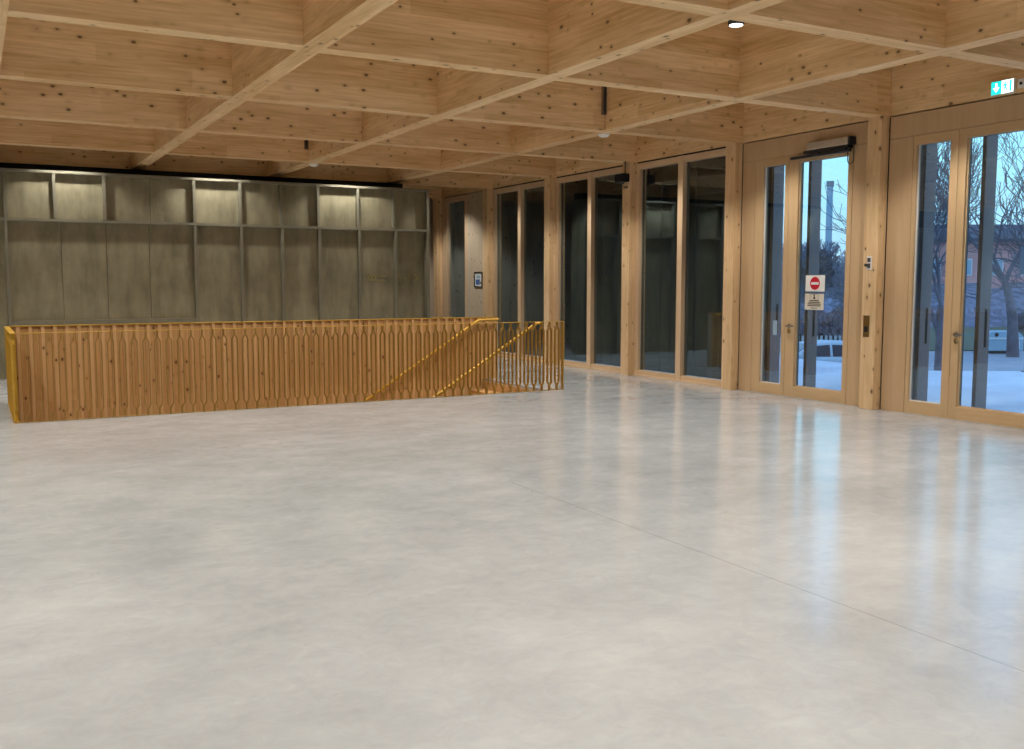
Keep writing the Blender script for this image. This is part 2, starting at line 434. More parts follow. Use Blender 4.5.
# dark panel wall -------------------------------------------------
e = empty('wall_back', (-6.5, WY, 0), 'dark bronze panel wall with two rows of framed panels behind the stairs', 'wall', kind='structure')
ZT, ZM = 3.468, 2.645
D1, D2 = .09, .08
up = [-12.5,-11.75,-11.0,-10.24,-9.49,-8.755,-7.98,-7.23,-6.488,-5.675,-4.918,-4.205,-3.413,-2.667,-1.936]
thin = {-7.23}
for a, b in zip(up[:-1], up[1:]):
    MB().box(a+.003, b-.003, WY+D1, WY+D1+.03, ZM, ZT).build('upper_panel', M['panel'], e)
fr = MB()
for x in up:
    if x in thin: continue
    fr.box(x-.025, x+.025, WY, WY+D1+.03, ZM+.04, ZT-.03)
fr.build('upper_upright', M['panelframe'], e)
MB().box(up[0], up[-1]+.05, WY-.005, WY+D1+.03, ZT-.04, ZT+.004).build('top_rail', M['panelframe'], e)
MB().box(up[0], up[-1]+.05, WY-.005, WY+D1+.03, ZM-.02, ZM+.03).build('middle_rail', M['panelframe'], e)
lo = [-12.4,-11.65,-10.9,-10.2,-9.5,-8.68,-7.97,-7.268,-6.485,-5.667,-4.905,-4.19,-3.388,-2.636,-1.936]
seam = {-8.68,-7.97,-7.268}
for a, b in zip(lo[:-1], lo[1:]):
    if a == -2.636:
        MB().box(a+.003, b-.003, WY+D2+.08, WY+D2+.11, 0, ZM).build('lower_panel', M['panel'], e)
    else:
        MB().box(a+.004, b-.004, WY+D2, WY+D2+.03, 0, ZM).build('lower_panel', M['panel'], e)
fr = MB()
for x in lo:
    if x in seam: continue
    fr.box(x-.027, x+.027, WY, WY+D2+(.11 if x > -2.7 else .03), 0, ZM-.02)
fr.build('lower_upright', M['panelframe'], e)
MB().box(-9.47,-6.515,WY,WY+D2,.90,.97).box(-9.47,-6.515,WY,WY+D2,0,.1).build('dado_rail', M['panelframe'], e)
MB().box(up[0],up[-1]+.05,WY+.24,WY+.8,0,ZT).build('core', M['panel'], e)
# etched wayfinding marks
m = MB()
yy = WY+D2-.004
zc = 1.70
def xz(mb, pts, w=.014, y=yy):
    for a, b in zip(pts[:-1], pts[1:]): mb.beam((a[0],y,a[1]), (b[0],y,b[1]), w, .006, up=(0,1,0))
for q in range(3):
    xz(m, [(-3.22+q*.07, zc-.06), (-3.16+q*.07, zc+.07)]); xz(m, [(-3.16+q*.07, zc-.06), (-3.22+q*.07, zc+.07)])
xz(m, [(-2.98,zc+.03),(-2.84,zc+.03)]); xz(m, [(-2.98,zc-.06),(-2.92,zc-.04),(-2.84,zc-.06)])
m.build('etched_symbol', M['etch'], e)
m = MB(); y2 = WY+D2+.076
xz(m, [(-2.55,zc+.08),(-2.58,zc+.08),(-2.58,zc-.08),(-2.55,zc-.08)], y=y2)
xz(m, [(-2.50,zc+.08),(-2.50,zc-.08)], y=y2)
xz(m, [(-2.46,zc),(-2.36,zc)], y=y2); xz(m, [(-2.41,zc+.08),(-2.41,zc-.08)], y=y2)
xz(m, [(-2.33,zc+.08),(-2.29,zc+.05),(-2.29,zc-.05),(-2.33,zc-.08)], y=y2)
xz(m, [(-2.20,zc+.08),(-2.11,zc),(-2.20,zc-.08)], w=.018, y=y2)
m.build('etched_symbol', M['etch'], e)

# ------------------------------------------------------------------ stairs
RISE, RUN, NST = .17, .28, 13
e = empty('staircase', (SXE, (SY0+SY1)/2, 0), 'wooden flight of stairs going down inside the ochre balustrade', 'stairs')
for i in range(NST):
    x1 = SXE - i*RUN; z = -(i+1)*RISE
    t = MB().box(x1-RUN-.02, x1, SY0+.06, SY1-.06, z-.04, z); t.build('tread', M['tread'], e)
    MB().box(x1-.02, x1, SY0+.06, SY1-.06, z, z+RISE-.04).build('riser', M['stairwood'], e)
ZB = -3.2
S(MB().box(SX0-.1, SXE+.2, SY0-.1, SY1+.1, ZB-.15, ZB), 'floor', M['floor'], 'concrete lower landing at the foot of the stairs', 'floor')
S(MB().box(SX0-.05, SXE+.1, SY0-.1, SY0+.03, ZB, FT), 'wall_front', M['stairwood'], 'timber lined near side of the stairwell below the floor', 'wall')
S(MB().box(SX0-.1, SX0+.03, SY0+.03, SY1, ZB, FT), 'wall_left', M['stairwood'], 'timber lined end of the stairwell below the floor', 'wall')
# wooden parapet at the back of the well
e = empty('stair_parapet', ((SX0+SX1)/2, SY1, 0), 'solid parapet of brown boards along the far side of the stairwell', 'parapet')
HR = 1.03
MB().box(SX0+.03, SX1, SY1, SY1+.06, 0.0, HR-.012).build('board_wall', M['stairwood'], e)
MB().box(SX0+.03, SXE, SY1-.012, SY1+.0, ZB, 0.0).build('well_lining', M['stairwood'], e)
b = MB(); x = SX0+.11
while x < SX1-.05:
    zz = HR-.012 if True else 0
    b.box(x, x+.042, SY1-.022, SY1, -1.6 if x < SXE-.05 else 0.0, HR-.012); x += .15
b.build('batten', M['batten'], e)
MB().box(SX0+.03, SX1+.004, SY1-.025, SY1+.065, HR-.012, HR).build('cap', M['gold'], e)
MB().box(SX1-.004, SX1+.012, SY1-.024, SY1+.064, 0, HR-.012).build('end_cap', M['paleply'], e)

# ochre grille balustrade
e = empty('stair_balustrade', (SX0, SY0, 0), 'ochre metal balustrade of forked bars along near side and end of the stairwell', 'balustrade')
DEP, TH = .058, .0045
def yoke(o, ax, dep, P, z0=.004, z1=HR-.006):
    """one pair of bars: joined in a stub at head and foot, parted between"""
    mb = MB(); ax, dep = Vector(ax), Vector(dep); o = Vector(o)
    q = P/4
    for s_ in (-1, 1):
        pts = [(.0035*s_, z0), (.0035*s_, z0+.07), (q*s_, z0+.125), (q*s_, z1-.125), (.0035*s_, z1-.07), (.0035*s_, z1)]
        for (a, za), (b_, zb_) in zip(pts[:-1], pts[1:]):
            # strip segment: thin across ax, deep along dep
            va = [o+ax*(a-TH/2)+Vector((0,0,za)), o+ax*(a+TH/2)+Vector((0,0,za)), o+ax*(b_+TH/2)+Vector((0,0,zb_)), o+ax*(b_-TH/2)+Vector((0,0,zb_))]
            vs = [v-dep/2 for v in va]+[v+dep/2 for v in va]
            mb.add(vs, [(0,1,2,3),(7,6,5,4),(0,4,5,1),(1,5,6,2),(2,6,7,3),(3,7,4,0)])
    return mb
NF = 55; PF = (SX1-SX0-.08)/NF
for i in range(NF):
    yoke((SX0+.06+PF*(i+.5)-.02, SY0+.01, 0), (1,0,0), (0,DEP,0), PF).build('baluster', M['goldbar'], e)
NS = 16; PS = (SY1-SY0-.10)/NS
for i in range(NS):
    yoke((SX0, SY0+.05+PS*(i+.5), 0), (0,1,0), (DEP,0,0), PS).build('baluster', M['gold'], e)
MB().box(SX0-.025,SX1,SY0-.018,SY0+.038,HR-.007,HR).build('top_rail', M['gold'], e)
MB().box(SX0-.025,SX1,SY0-.018,SY0+.038,0,.006).build('base_rail', M['goldbar'], e)
MB().box(SX0-.03,SX0+.028,SY0+.038,SY1-.03,HR-.012,HR).build('top_rail', M['gold'], e)
MB().box(SX0-.03,SX0+.028,SY0+.038,SY1-.03,0,.012).build('base_rail', M['gold'], e)
MB().box(SX1-.012,SX1,SY0-.018,SY0+.05,.012,HR-.012).build('end_post', M['goldbar'], e)
MB().box(SX0-.025,SX0-.013,SY0-.018,SY0+.03,.012,HR-.012).build('end_post', M['gold'], e)
MB().box(SX0-.025,SX0-.013,SY1-.08,SY1-.03,.012,HR-.012).build('end_post', M['gold'], e)
# handrails
def handrail(y, side, xs, label):
    e = empty('handrail', (xs[-1][0], y, 0), label, 'handrail', 'handrails beside the stair flight')
    MB().tube([(x, y, z) for x, z in xs], .024, 10).build('rail', M['gold'], e)
    (xa, za), (xb, zb) = xs[0], xs[1]
    for f in (.12, .45, .8):
        x, z = xa+(xb-xa)*f, za+(zb-za)*f
        MB().tube([(x,y,z-.015),(x,y,z-.05),(x,y+side*.03,z-.065),(x,y+side*.066,z-.065)], .007, 6).build('bracket', M['gold'], e)
sl = .61
handrail(SY0+.10, -1, [(-6.6,-1.36),(-2.69,1.0),(-2.62,1.0)], 'sloping ochre handrail just inside the near bars of the balustrade')
handrail(SY1-.09, 1, [(-6.6,-1.42),(-2.66,.985),(-2.30,.985)], 'sloping ochre handrail on the boards of the far parapet, bending level at its top')

# ------------------------------------------------------------------ fittings
# downlights deep in the coffers
def downlight(x, y, label, group=None):
    e = empty('downlight', (x,y,4.03), label, 'ceiling lamp', group)
    MB().lathe([(.071,.0),(.076,.003),(.076,.12),(.072,.125)], (x,y,4.03), 28).build('housing', M['blackplastic'], e)
    MB().lathe([(.064,-.005),(.064,.004)], (x,y,4.03), 28).build('diffuser', M['lamp'], e)
    MB().tube([(x,y,4.155),(x,y,H+.93)], .012, 8).build('stem', M['blackplastic'], e)
    return e
cells = []
for j in range(-4, 6):
    for k in range(0, 6):
        xa = (XP[k]+ (0 if k == 0 else 0)); xb = XP[k+1]+BW
        cells.append(((xa+xb)/2, row(j)+BW+(ROWD-BW)/2 if j != 9 else 0, j, k))
def lamp(x, y, power, parent):
    l = bpy.data.lights.new('lamp_light', 'SPOT'); l.energy = power; l.spot_size = math.radians(112); l.spot_blend = .5
    l.shadow_soft_size = .06; l.color = (1,.965,.90)
    o = bpy.data.objects.new('lamp_light', l); COL.objects.link(o); o.parent = parent; o.location = (0,0,-.02)
POW = 235
for x, y, j, k in cells:
    if j == 5 and k > 0: continue
    vis = (j == 0 and k == 1)
    near = j == 4
    e = downlight(x, y, 'black cylinder downlight with lit disc peeking from behind a beam crossing' if vis else 'black cylinder downlight hidden deep in a ceiling coffer',
                  None if vis else 'downlights hidden in the coffers')
    lamp(x, y, (POW*.9 if near else POW), e)
# smoke detectors under beam crossings
for (x, y), lab in (((-2.28,11.39),'white dome smoke detector under the beam crossing near the black camera'), ((-4.75,16.65),'white dome smoke detector under the beam crossing near the dark panel wall')):
    e = empty('smoke_detector', (x,y,H), lab, 'smoke detector', 'smoke detectors')
    MB().lathe([(.03,-.045),(.055,-.040),(.068,-.028),(.07,-.018)], (x,y,H), 24).build('dome', M['white'], e)
    MB().lathe([(.08,-.018),(.083,-.004),(.075,0)], (x,y,H), 24).build('base', M['white'], e)
for (x, y), lab in (((-2.454-.03,11.111-.03),'dark vertical hanger strip in the coffer corner above the nearer smoke detector'), ((-4.936-.03,16.377-.03),'dark vertical hanger strip in the coffer corner above the farther smoke detector')):
    e = empty('hanger_strip', (x,y,H+.2), lab, 'hanger', 'hanger strips in coffer corners')
    MB().box(x-.03,x+.03,y-.005,y+.03,H+.2,H+.9).build('channel', M['hanger'], e)
    MB().box(x-.010,x+.010,y-.020,y-.005,H+.22,H+.9).build('slot', M['darkalu'], e)
# black box camera at column
cy_ = row(3)+.12
e = empty('surveillance_camera', (-.13,cy_,3.4), 'black box-shaped camera hanging from the beam at the top of a facade column', 'camera')
MB().box(-.29,-.15,cy_-.14,cy_+.12,3.315,3.455).build('body', M['black'], e, bevel=.012)
MB().tube([(-.20,cy_-.07,3.45),(-.20,cy_-.07,H)], .011, 8).build('bracket', M['darkalu'], e)
MB().lathe([(.03,-.012),(.032,0)], (-.20,cy_-.07,H), 14).build('ceiling_plate', M['darkalu'], e)
MB().lathe([(.04,0),(.045,.03)], (-.22,cy_,3.288), 16).build('lens', M['blackplastic'], e)
db = MB().box(-.16,-.13,row(3)+.07,row(3)+.15,3.225,3.245).box(-.14,-.13,row(3)+.06,row(3)+.16,3.218,3.252)
tag(db.build('detector_bar', M['hanger']), 'small brown sensor bar just below the black box camera', 'sensor')
# key switch + slot plate on the column between the doors
XC = -.13; yk = row(1)+.125
e = empty('key_switch', (XC,yk,1.85), 'small white switch plate with black knob on the column between the doors', 'switch')
MB().box(XC-.006,XC,yk-.035,yk+.04,1.765,1.935).build('plate', M['white'], e, bevel=.003)
MB().box(XC-.010,XC-.005,yk-.018,yk+.03,1.862,1.915).build('upper_window', M['ink'], e)
MB().box(XC-.012,XC-.005,yk-.018,yk+.025,1.785,1.845).build('lock_window', M['ink'], e)
MB().tube([(XC-.006,yk+.04,1.825),(XC-.03,yk+.04,1.825)], .02, 12).build('knob', M['blackplastic'], e)
e = empty('switch_plate', (XC,yk+.015,1.06), 'tall brass slot plate set in the column between the doors', 'plate')
MB().box(XC-.005,XC,yk-.03,yk+.065,.92,1.19).build('plate', M['brass'], e, bevel=.002)
MB().box(XC-.007,XC-.0045,yk-.012,yk+.047,.98,1.05).build('slot', M['recess_shade'], e)
# framed notice
e = empty('framed_notice', (0,19.69,1.5), 'small dark framed blue and white notice on the pale panel', 'notice')
MB().box(-.02,-.0,19.50,19.90,1.50,1.53).box(-.02,0,19.50,19.90,1.82,1.85).box(-.02,0,19.50,19.53,1.53,1.82).box(-.02,0,19.87,19.90,1.53,1.82).build('frame', M['darkalu'], e)
MB().box(-.008,-.0,19.53,19.87,1.53,1.82).build('sheet', M['white'], e)
MB().box(-.010,-.008,19.62,19.82,1.56,1.68).build('blue_block', M['bluep'], e)
MB().box(-.010,-.008,19.60,19.78,1.70,1.77).build('pale_block', M['palebluep'], e)
MB().box(-.010,-.008,19.56,19.60,1.57,1.63).build('dark_mark', M['ink'], e)
# exit sign
ya, yb_ = 7.085, 6.812
e = empty('exit_sign', (-.0,(ya+yb_)/2,3.73), 'lit green exit sign with down arrow and running figure above the door', 'exit sign')
MB().box(-.045,0,yb_,ya,3.665,3.815).build('housing', M['white'], e, bevel=.004)
ysp = 6.955
MB().box(-.05,-.045,ysp,ya-.006,3.671,3.809).build('green_field', M['signgreen'], e)
MB().box(-.05,-.045,yb_+.006,ysp,3.671,3.809).build('lit_field', M['signwhite'], e)
def yz(mb, poly, x, d=.003): mb.prism(poly, (x,0,0), (0,-1,0), (0,0,1), (-d,0,0))
a = MB(); c = -(ysp+ya-.006)/2
yz(a, [(c-.012,3.79),(c+.012,3.79),(c+.012,3.742),(c-.012,3.742)], -.05)
yz(a, [(c-.04,3.742),(c+.04,3.742),(c,3.69)], -.05)
a.build('arrow', M['signwhite'], e)
g = MB(); c = -(yb_+ysp)/2
yz(g, [(c+.026,3.685),(c+.048,3.685),(c+.048,3.797),(c+.026,3.797)], -.05)           # door opening
yz(g, [(c-.028+.010*math.cos(t),3.783+.010*math.sin(t)) for t in [2*PI*q/10 for q in range(10)]], -.05)
yz(g, [(c-.042,3.770),(c-.018,3.770),(c-.012,3.735),(c-.032,3.735)], -.05)            # trunk
yz(g, [(c-.032,3.735),(c-.018,3.735),(c+.004,3.705),(c+.004,3.690),(c-.006,3.690),(c-.006,3.702)], -.05)
yz(g, [(c-.034,3.738),(c-.022,3.738),(c-.034,3.705),(c-.056,3.692),(c-.058,3.700),(c-.042,3.711)], -.05)
yz(g, [(c-.020,3.768),(c+.006,3.752),(c+.002,3.746),(c-.018,3.757)], -.05)
yz(g, [(c-.040,3.768),(c-.058,3.745),(c-.052,3.741),(c-.034,3.760)], -.05)
g.build('running_figure', M['signgreen'], e)
e = empty('wall_sensor', (0,6.76,3.74), 'small white plate with a dark lens right beside the exit sign', 'sensor')
MB().box(-.012,0,6.715,6.79,3.70,3.80).build('plate', M['white'], e, bevel=.003)
l_ = MB().lathe([(.017,0),(.014,.012)], (0,0,0), 14); l_.v = [(-.012-v[2], 6.752+v[0], 3.75+v[1]) for v in l_.v]
l_.build('lens', M['blackplastic'], e)
# door operator
e = empty('door_operator', (0,9.4,3.3), 'long aluminium automatic door operator above the door with the red sign', 'door operator')
MB().box(-.12,0,9.03,9.74,3.375,3.475).build('housing', M['alu'], e, bevel=.012)
MB().box(-.122,-.0,8.995,9.03,3.373,3.477).build('end_cap', M['darkalu'], e, bevel=.006)
MB().box(-.11,-.01,9.04,9.80,3.335,3.375).build('underside_tray', M['blackplastic'], e)
MB().box(-.10,-.055,9.02,10.05,3.285,3.322).build('slide_rail', M['darkalu'], e, bevel=.004)
MB().beam((-.08,9.08,3.328),(-.08,9.55,3.332),.03,.02).build('arm', M['darkalu'], e)
pts = [(-.05,8.985,3.42)]+[(-.05,8.985+.05-.05*math.cos(t),3.19-.06*math.sin(t)) for t in [PI*q/8 for q in range(9)]]+[(-.05,9.085,3.30)]
MB().tube(pts, .006, 6).build('cable', M['blackplastic'], e)
# stickers on the door glass
def sticker(name, y0, y1, z0, z1, label, mat):
    e = empty(name, (.04,(y0+y1)/2,z0), label, 'sign')
    MB().box(.0365,.0395,y0,y1,z0,z1).build('plate', mat, e)
    return e
e = sticker('no_entry_sign', 9.49, 9.835, 1.485, 1.705, 'white sign with red no-entry disc stuck on the door glass', M['white'])
dsk = MB(); cyy, czz = 9.663, 1.595
yz(dsk, [(-cyy+.088*math.cos(t), czz+.088*math.sin(t)) for t in [2*PI*q/32 for q in range(32)]], .0355, .0012); dsk.build('red_disc', M['red'], e)
br = MB(); yz(br, [(-cyy-.068,czz-.017),(-cyy+.068,czz-.017),(-cyy+.068,czz+.017),(-cyy-.068,czz+.017)], .0343, .001); br.build('white_bar', M['white'], e)
e = sticker('notice_sign', 9.50, 9.84, 1.235, 1.455, 'cream notice with small black figure and text lines below the red sign', M['paper'])
tx = MB(); c = -9.67
yz(tx, [(c+.012*math.cos(t), 1.435+.012*math.sin(t)) for t in [2*PI*q/12 for q in range(12)]], .0355, .001)
yz(tx, [(c-.016,1.382),(c+.022,1.382),(c+.010,1.42),(c-.010,1.42)], .0355, .001)
for (w, z, h_) in ((.085,1.362,.012),(.105,1.338,.012),(.12,1.314,.012),(.12,1.290,.012),(.06,1.258,.008)):
    yz(tx, [(c-w,z-h_/2),(c+w,z-h_/2),(c+w,z+h_/2),(c-w,z+h_/2)], .0355, .001)
tx.build('text_lines', M['ink'], e)
bx = MB()
for a_, b_, z0_, z1_ in ((-.075,.075,1.4485,1.4515),(-.075,-.072,1.375,1.4485),(.072,.075,1.375,1.4485)):
    yz(bx, [(c+a_,z0_),(c+b_,z0_),(c+b_,z1_),(c+a_,z1_)], .0355, .001)
bx.build('border', M['ink'], e)
tag(sticker('door_sticker', 10.36, 10.44, .855, 1.065, 'pale blue sticker on the glass of the narrow door leaf', M['palebluep']), cat='sticker')

# ------------------------------------------------------------------ outside
plz = MB()
edge = [(.15,-12),(.15,40),(5.3,40),(5.3,14.4),(5.1,12.0),(6.7,11.0),(11.5,8.3),(16,5.8),(24,1.5),(24,-12)]
plz.prism(edge, (0,0,-.25), (1,0,0), (0,1,0), (0,0,.245))
S(plz, 'pavement', M['snow'], 'pale forecourt paving just outside the glazed doors', 'paving')
S(MB().box(4,190,-60,190,-2.3,-2.0), 'street', M['asphalt'], 'grey street lying below the forecourt', 'street')
Rv = Vector((.875,-.484,0)); Fv = Vector((.484,.875,0)); CAMP = Vector((-10.037,0,1.6))
def P(D, lat, z=-2.0):
    p = CAMP + Fv*D + Rv*lat; return Vector((p.x, p.y, z))
def latpx(u, D): return (u-512)/972.6*D
lw = MB()
q = [P(51.5,-5), P(51.5,60), P(120,110), P(120,-20)]
lw.prism([(p.x,p.y) for p in q], (0,0,-2.0), (1,0,0), (0,1,0), (0,0,.06)); S(lw, 'lawn', M['lawn'], 'strip of winter lawn beyond the street', 'lawn')
# wooded slope behind
hl = MB(); n = 60; vs = []
for i in range(n+1):
    lat = -20 + 120*i/n
    for D_, hh in ((78, -1.94), (84, .6), (92, 1.9), (104, 2.6), (130, 3.2)):
        vs.append(P(D_+random.uniform(-1.5,1.5), lat, hh+(random.uniform(-.7,.7) if hh > 0 else 0)))
hl.add(vs, [(i*5+k, (i+1)*5+k, (i+1)*5+k+1, i*5+k+1) for i in range(n) for k in range(4)], True)
S(hl, 'hill', M['hill'], 'low dusky wooded rise far behind the trees', 'hill')
# facade fins
FX0, FX1, FW = .60, .81, .056
fy = [7.562+.9235*i for i in range(-9, 5)]; fy[-1] = 11.08; fy[10] -= .08
ntot = len(fy)
for i, y in enumerate(fy):
    inview = {9:'outside the wide glass of the exit-sign door', 10:'outside the narrow glass of the exit-sign door', 12:'outside the wide glass of the red-sign door', 13:'outside the narrow leaf of the red-sign door'}
    lab = 'slim bronze grey upright shutter leaf ' + inview.get(i, 'folded open outside, hidden beside the doors')
    e = empty('folded_shutter', (FX0,y,0), lab, 'shutter', 'folded shutter leaves')
    MB().box(FX0,FX1,y,y+FW,0,3.75).build('leaf', M['fin'], e, bevel=.006)
    MB().box(FX0+.11,FX0+.15,y-.004,y,.82,1.28).build('recessed_grip', M['black'], e)
# closed shutters before the dark windows
y = fy[-1]+FW+.01; nsh = 0
shl = ['beside the narrow leaf of the red-sign door','behind the window next to the red-sign door','second behind the window next to the red-sign door']
while y < 24:
    e = empty('closed_shutter', (FX0+.1,y+.44,0), 'closed dark shutter outside the dark windows, %s along from the red-sign door' % ORD[nsh] if nsh < 11 else 'closed dark shutter outside the far corner', 'shutter', 'closed shutters')
    MB().box(FX0+.08,FX0+.14,y,y+.905,.02,3.75).build('leaf', M['shutter'], e, bevel=.004)
    MB().box(FX0+.082,FX0+.138,y,y+.905,3.75,3.80).build('track', M['darkalu'], e)
    y += .9235; nsh += 1
S(MB().box(.12,FX1+.15,row(-4),24,3.76,4.6), 'lintel', M['fin'], 'dark cladding band above the shutters outside', 'cladding')

# bare trees
def tree(name, base, h, r, seed, label, mat, depth=6, spread=.55, fork=.28, lean=(0,0), rmin=.012):
    rnd = random.Random(seed)
    trunk, br, tw = MB(), MB(), MB()
    def grow(p, d, L, rad, lev):
        rad = max(rad, rmin); nseg = 4 if lev < 2 else 3
        pts, rads = [p], [rad]
        for i in range(nseg):
            d = (d + Vector((rnd.uniform(-1,1), rnd.uniform(-1,1), rnd.uniform(-.5,.8)))*(.10 if lev == 0 else .2)).normalized()
            p = p + d*L/nseg; pts.append(p); rads.append(max(rmin, rad*(1-.42*(i+1)/nseg)))
        mb = trunk if lev == 0 else br if lev <= 3 else tw
        mb.tube(pts, rads, 7 if lev == 0 else 5 if lev < 3 else 3, caps=False)
        if lev >= depth: return
        kids = 3 if lev < 4 else 2
        for k in range(kids + (1 if lev in (1,2,3) else 0)):
            i = nseg if k < 2 else rnd.randint(max(1, nseg-2), nseg)
            a = rnd.uniform(0, 2*PI); o_ = d.orthogonal().normalized(); o_ = Matrix.Rotation(a, 3, d) @ o_
            nd = (d*rnd.uniform(.75,1.1) + o_*rnd.uniform(.5,1.1)*spread*1.3 + Vector((0,0,.12))).normalized()
            grow(pts[i], nd, L*rnd.uniform(.62,.86) if lev else L*rnd.uniform(.75,1.0), rads[i]*rnd.uniform(.6,.8), lev+1)
    e = empty(name, base, label, 'shrub' if 'shrub' in name else 'tree', 'bare shrubs and trees beyond the forecourt')
    grow(Vector(base), Vector((lean[0],lean[1],1)).normalized(), h*fork, r, 0)
    trunk.build('trunk', mat, e); br.build('branches', mat, e); tw.build('twigs', mat, e)
tree('bare_tree', P(47.5, latpx(1014,47.5)), 14, .30, 3, 'large bare tree behind the pale container, seen through the exit-sign door', M['bark'], 6, .62, .26)
tree('bare_tree', P(38, latpx(941,38)), 10.5, .20, 11, 'dark bare tree seen through the narrow glass of the exit-sign door', M['bark'], 6, .42, .26)
tree('bare_tree', P(57, latpx(884,57)), 8, .20, 21, 'bare tree whose branches reach across the glass of the red-sign door', M['bark'], 6, .7, .24)
tree('bare_tree', P(27, latpx(1095,27)), 8.5, .17, 5, 'bare tree reaching in from beside the exit-sign door', M['bark'], 6, .65, .24)
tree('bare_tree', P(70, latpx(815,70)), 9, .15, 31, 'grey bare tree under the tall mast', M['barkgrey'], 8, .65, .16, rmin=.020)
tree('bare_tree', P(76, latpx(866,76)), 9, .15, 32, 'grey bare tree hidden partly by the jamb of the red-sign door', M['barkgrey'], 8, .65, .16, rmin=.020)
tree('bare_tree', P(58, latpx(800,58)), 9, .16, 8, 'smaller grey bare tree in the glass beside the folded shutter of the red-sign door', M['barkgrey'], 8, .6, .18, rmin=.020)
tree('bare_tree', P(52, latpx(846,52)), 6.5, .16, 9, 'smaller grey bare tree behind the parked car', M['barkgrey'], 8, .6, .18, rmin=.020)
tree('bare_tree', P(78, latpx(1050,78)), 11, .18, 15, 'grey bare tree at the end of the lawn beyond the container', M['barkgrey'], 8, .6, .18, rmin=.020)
for q, (u_, D_, h_) in enumerate(((792,50,4.6),(812,54,5.2),(832,50,4.8),(852,62,5.8),(922,62,4.6),(1030,57,5.0))):
    tree('bare_shrub', P(D_, latpx(u_,D_)), h_, .07, 40+q, 'leafless thicket shrub ' + ['at the inner edge of the red-sign door glass','behind the shutter leaf of the red-sign door','behind the parked car roof','at the outer edge of the red-sign door glass','behind the narrow glass of the exit-sign door','past the container near the photo border'][q], M['barkgrey'], 7, .75, .12, rmin=.018)
# hedge and fence
hd = MB(); n = 40; vs = []
for i in range(n+1):
    lat = latpx(770,56)+ (latpx(855,56)-latpx(770,56))*i/n
    for D_, z in ((56,-2),(55.8,-1.2),(56.2,-.6),(57.2,-.5),(57.6,-2)):
        vs.append(P(D_+random.uniform(-.2,.2), lat, z+(random.uniform(-.25,.25) if z > -1.5 else 0)))
hd.add(vs, [(i*5+k,(i+1)*5+k,(i+1)*5+k+1,i*5+k+1) for i in range(n) for k in range(4)])
tag(hd.build('hedge', M['hedge']), 'low dusky hedge behind the parked car', 'hedge', kind='stuff')
e = empty('picket_fence', P(46, latpx(822,46)), 'low pale fence behind the parked car', 'fence')
fp = MB(); a0, a1 = latpx(780,46), latpx(862,46); x = a0
while x < a1:
    p = P(46, x); fp.beam(p, p+Vector((0,0,1.12)), .12, .03, up=Fv); x += .22
fp.build('pickets', M['fence'], e)
MB().beam(P(46.03,a0,-1.2), P(46.03,a1,-1.2), .03, .08).beam(P(46.03,a0,-1.7), P(46.03,a1,-1.7), .03, .08).build('rails', M['fence'], e)
# parked car, side on
RZ = math.atan2(Rv.y, Rv.x)
cp = P(34.5, latpx(820,34.5))
e = empty('parked_car', cp, 'frosted pale parked car seen through the red-sign door', 'car', rz=RZ); e.scale = (1.08,1.08,1.06)
body = [(-2.1,.35),(-2.12,.7),(-2.0,.88),(-1.1,.98),(1.75,.98),(2.05,.92),(2.12,.6),(2.08,.35)]
MB().prism(body, (0,.86,0), (1,0,0), (0,0,1), (0,-1.72,0)).build('body', M['carpaint'], e, bevel=.08)
cab = [(-1.15,.97),(-.45,1.40),(.2,1.47),(1.0,1.44),(1.75,.97)]
vs = [(x, .80-(z-.97)*.35, z) for x, z in cab]+[(x, -.80+(z-.97)*.35, z) for x, z in cab]
cm = MB(); cm.add(vs, [(4,3,2,1,0),(5,6,7,8,9)]+[(i,i+1,6+i,5+i) for i in range(4)])
cm.build('cabin', M['carpaint'], e, bevel=.03)
gm = MB()
for s_ in (-1,1):
    for poly in ([(-.92,1.0),(-.42,1.33),(.12,1.38),(.12,1.0)], [(.2,1.0),(.2,1.38),(.95,1.35),(1.42,1.0)]):
        vs = [(x, s_*(.80-(z-.97)*.35+.012), z) for x, z in poly]; vs2 = [(x, s_*(.80-(z-.97)*.35-.01), z) for x, z in poly]
        gm.add(vs+vs2, [(0,1,2,3),(7,6,5,4),(0,4,5,1),(1,5,6,2),(2,6,7,3),(3,7,4,0)])
gm.build('side_windows', M['carglass'], e)
wm = MB(); 
for (xa,za,xb,zb) in ((-1.08,1.02,-.5,1.375),(1.66,1.02,1.07,1.40)):
    sg = -1 if xa < 0 else 1
    vs = [(xa+sg*.02,.72,za),(xa+sg*.02,-.72,za),(xb+sg*.02,-.62,zb),(xb+sg*.02,.62,zb)]; vs2 = [(x-sg*.03,y,z) for x,y,z in vs]
    wm.add(vs+vs2, [(0,1,2,3),(7,6,5,4),(0,4,5,1),(1,5,6,2),(2,6,7,3),(3,7,4,0)])
wm.build('windscreen', M['carglass'], e)
for x in (-1.35,1.3):
    for s_ in (-1,1):
        MB().tube([(x,s_*.70,.32),(x,s_*.88,.32)], .32, 20).build('wheel', M['tyre'], e)
for s_ in (-1,1): MB().box(-.95,-.78,s_*.86,s_*1.0,.98,1.1).build('mirror', M['carpaint'], e, bevel=.02)
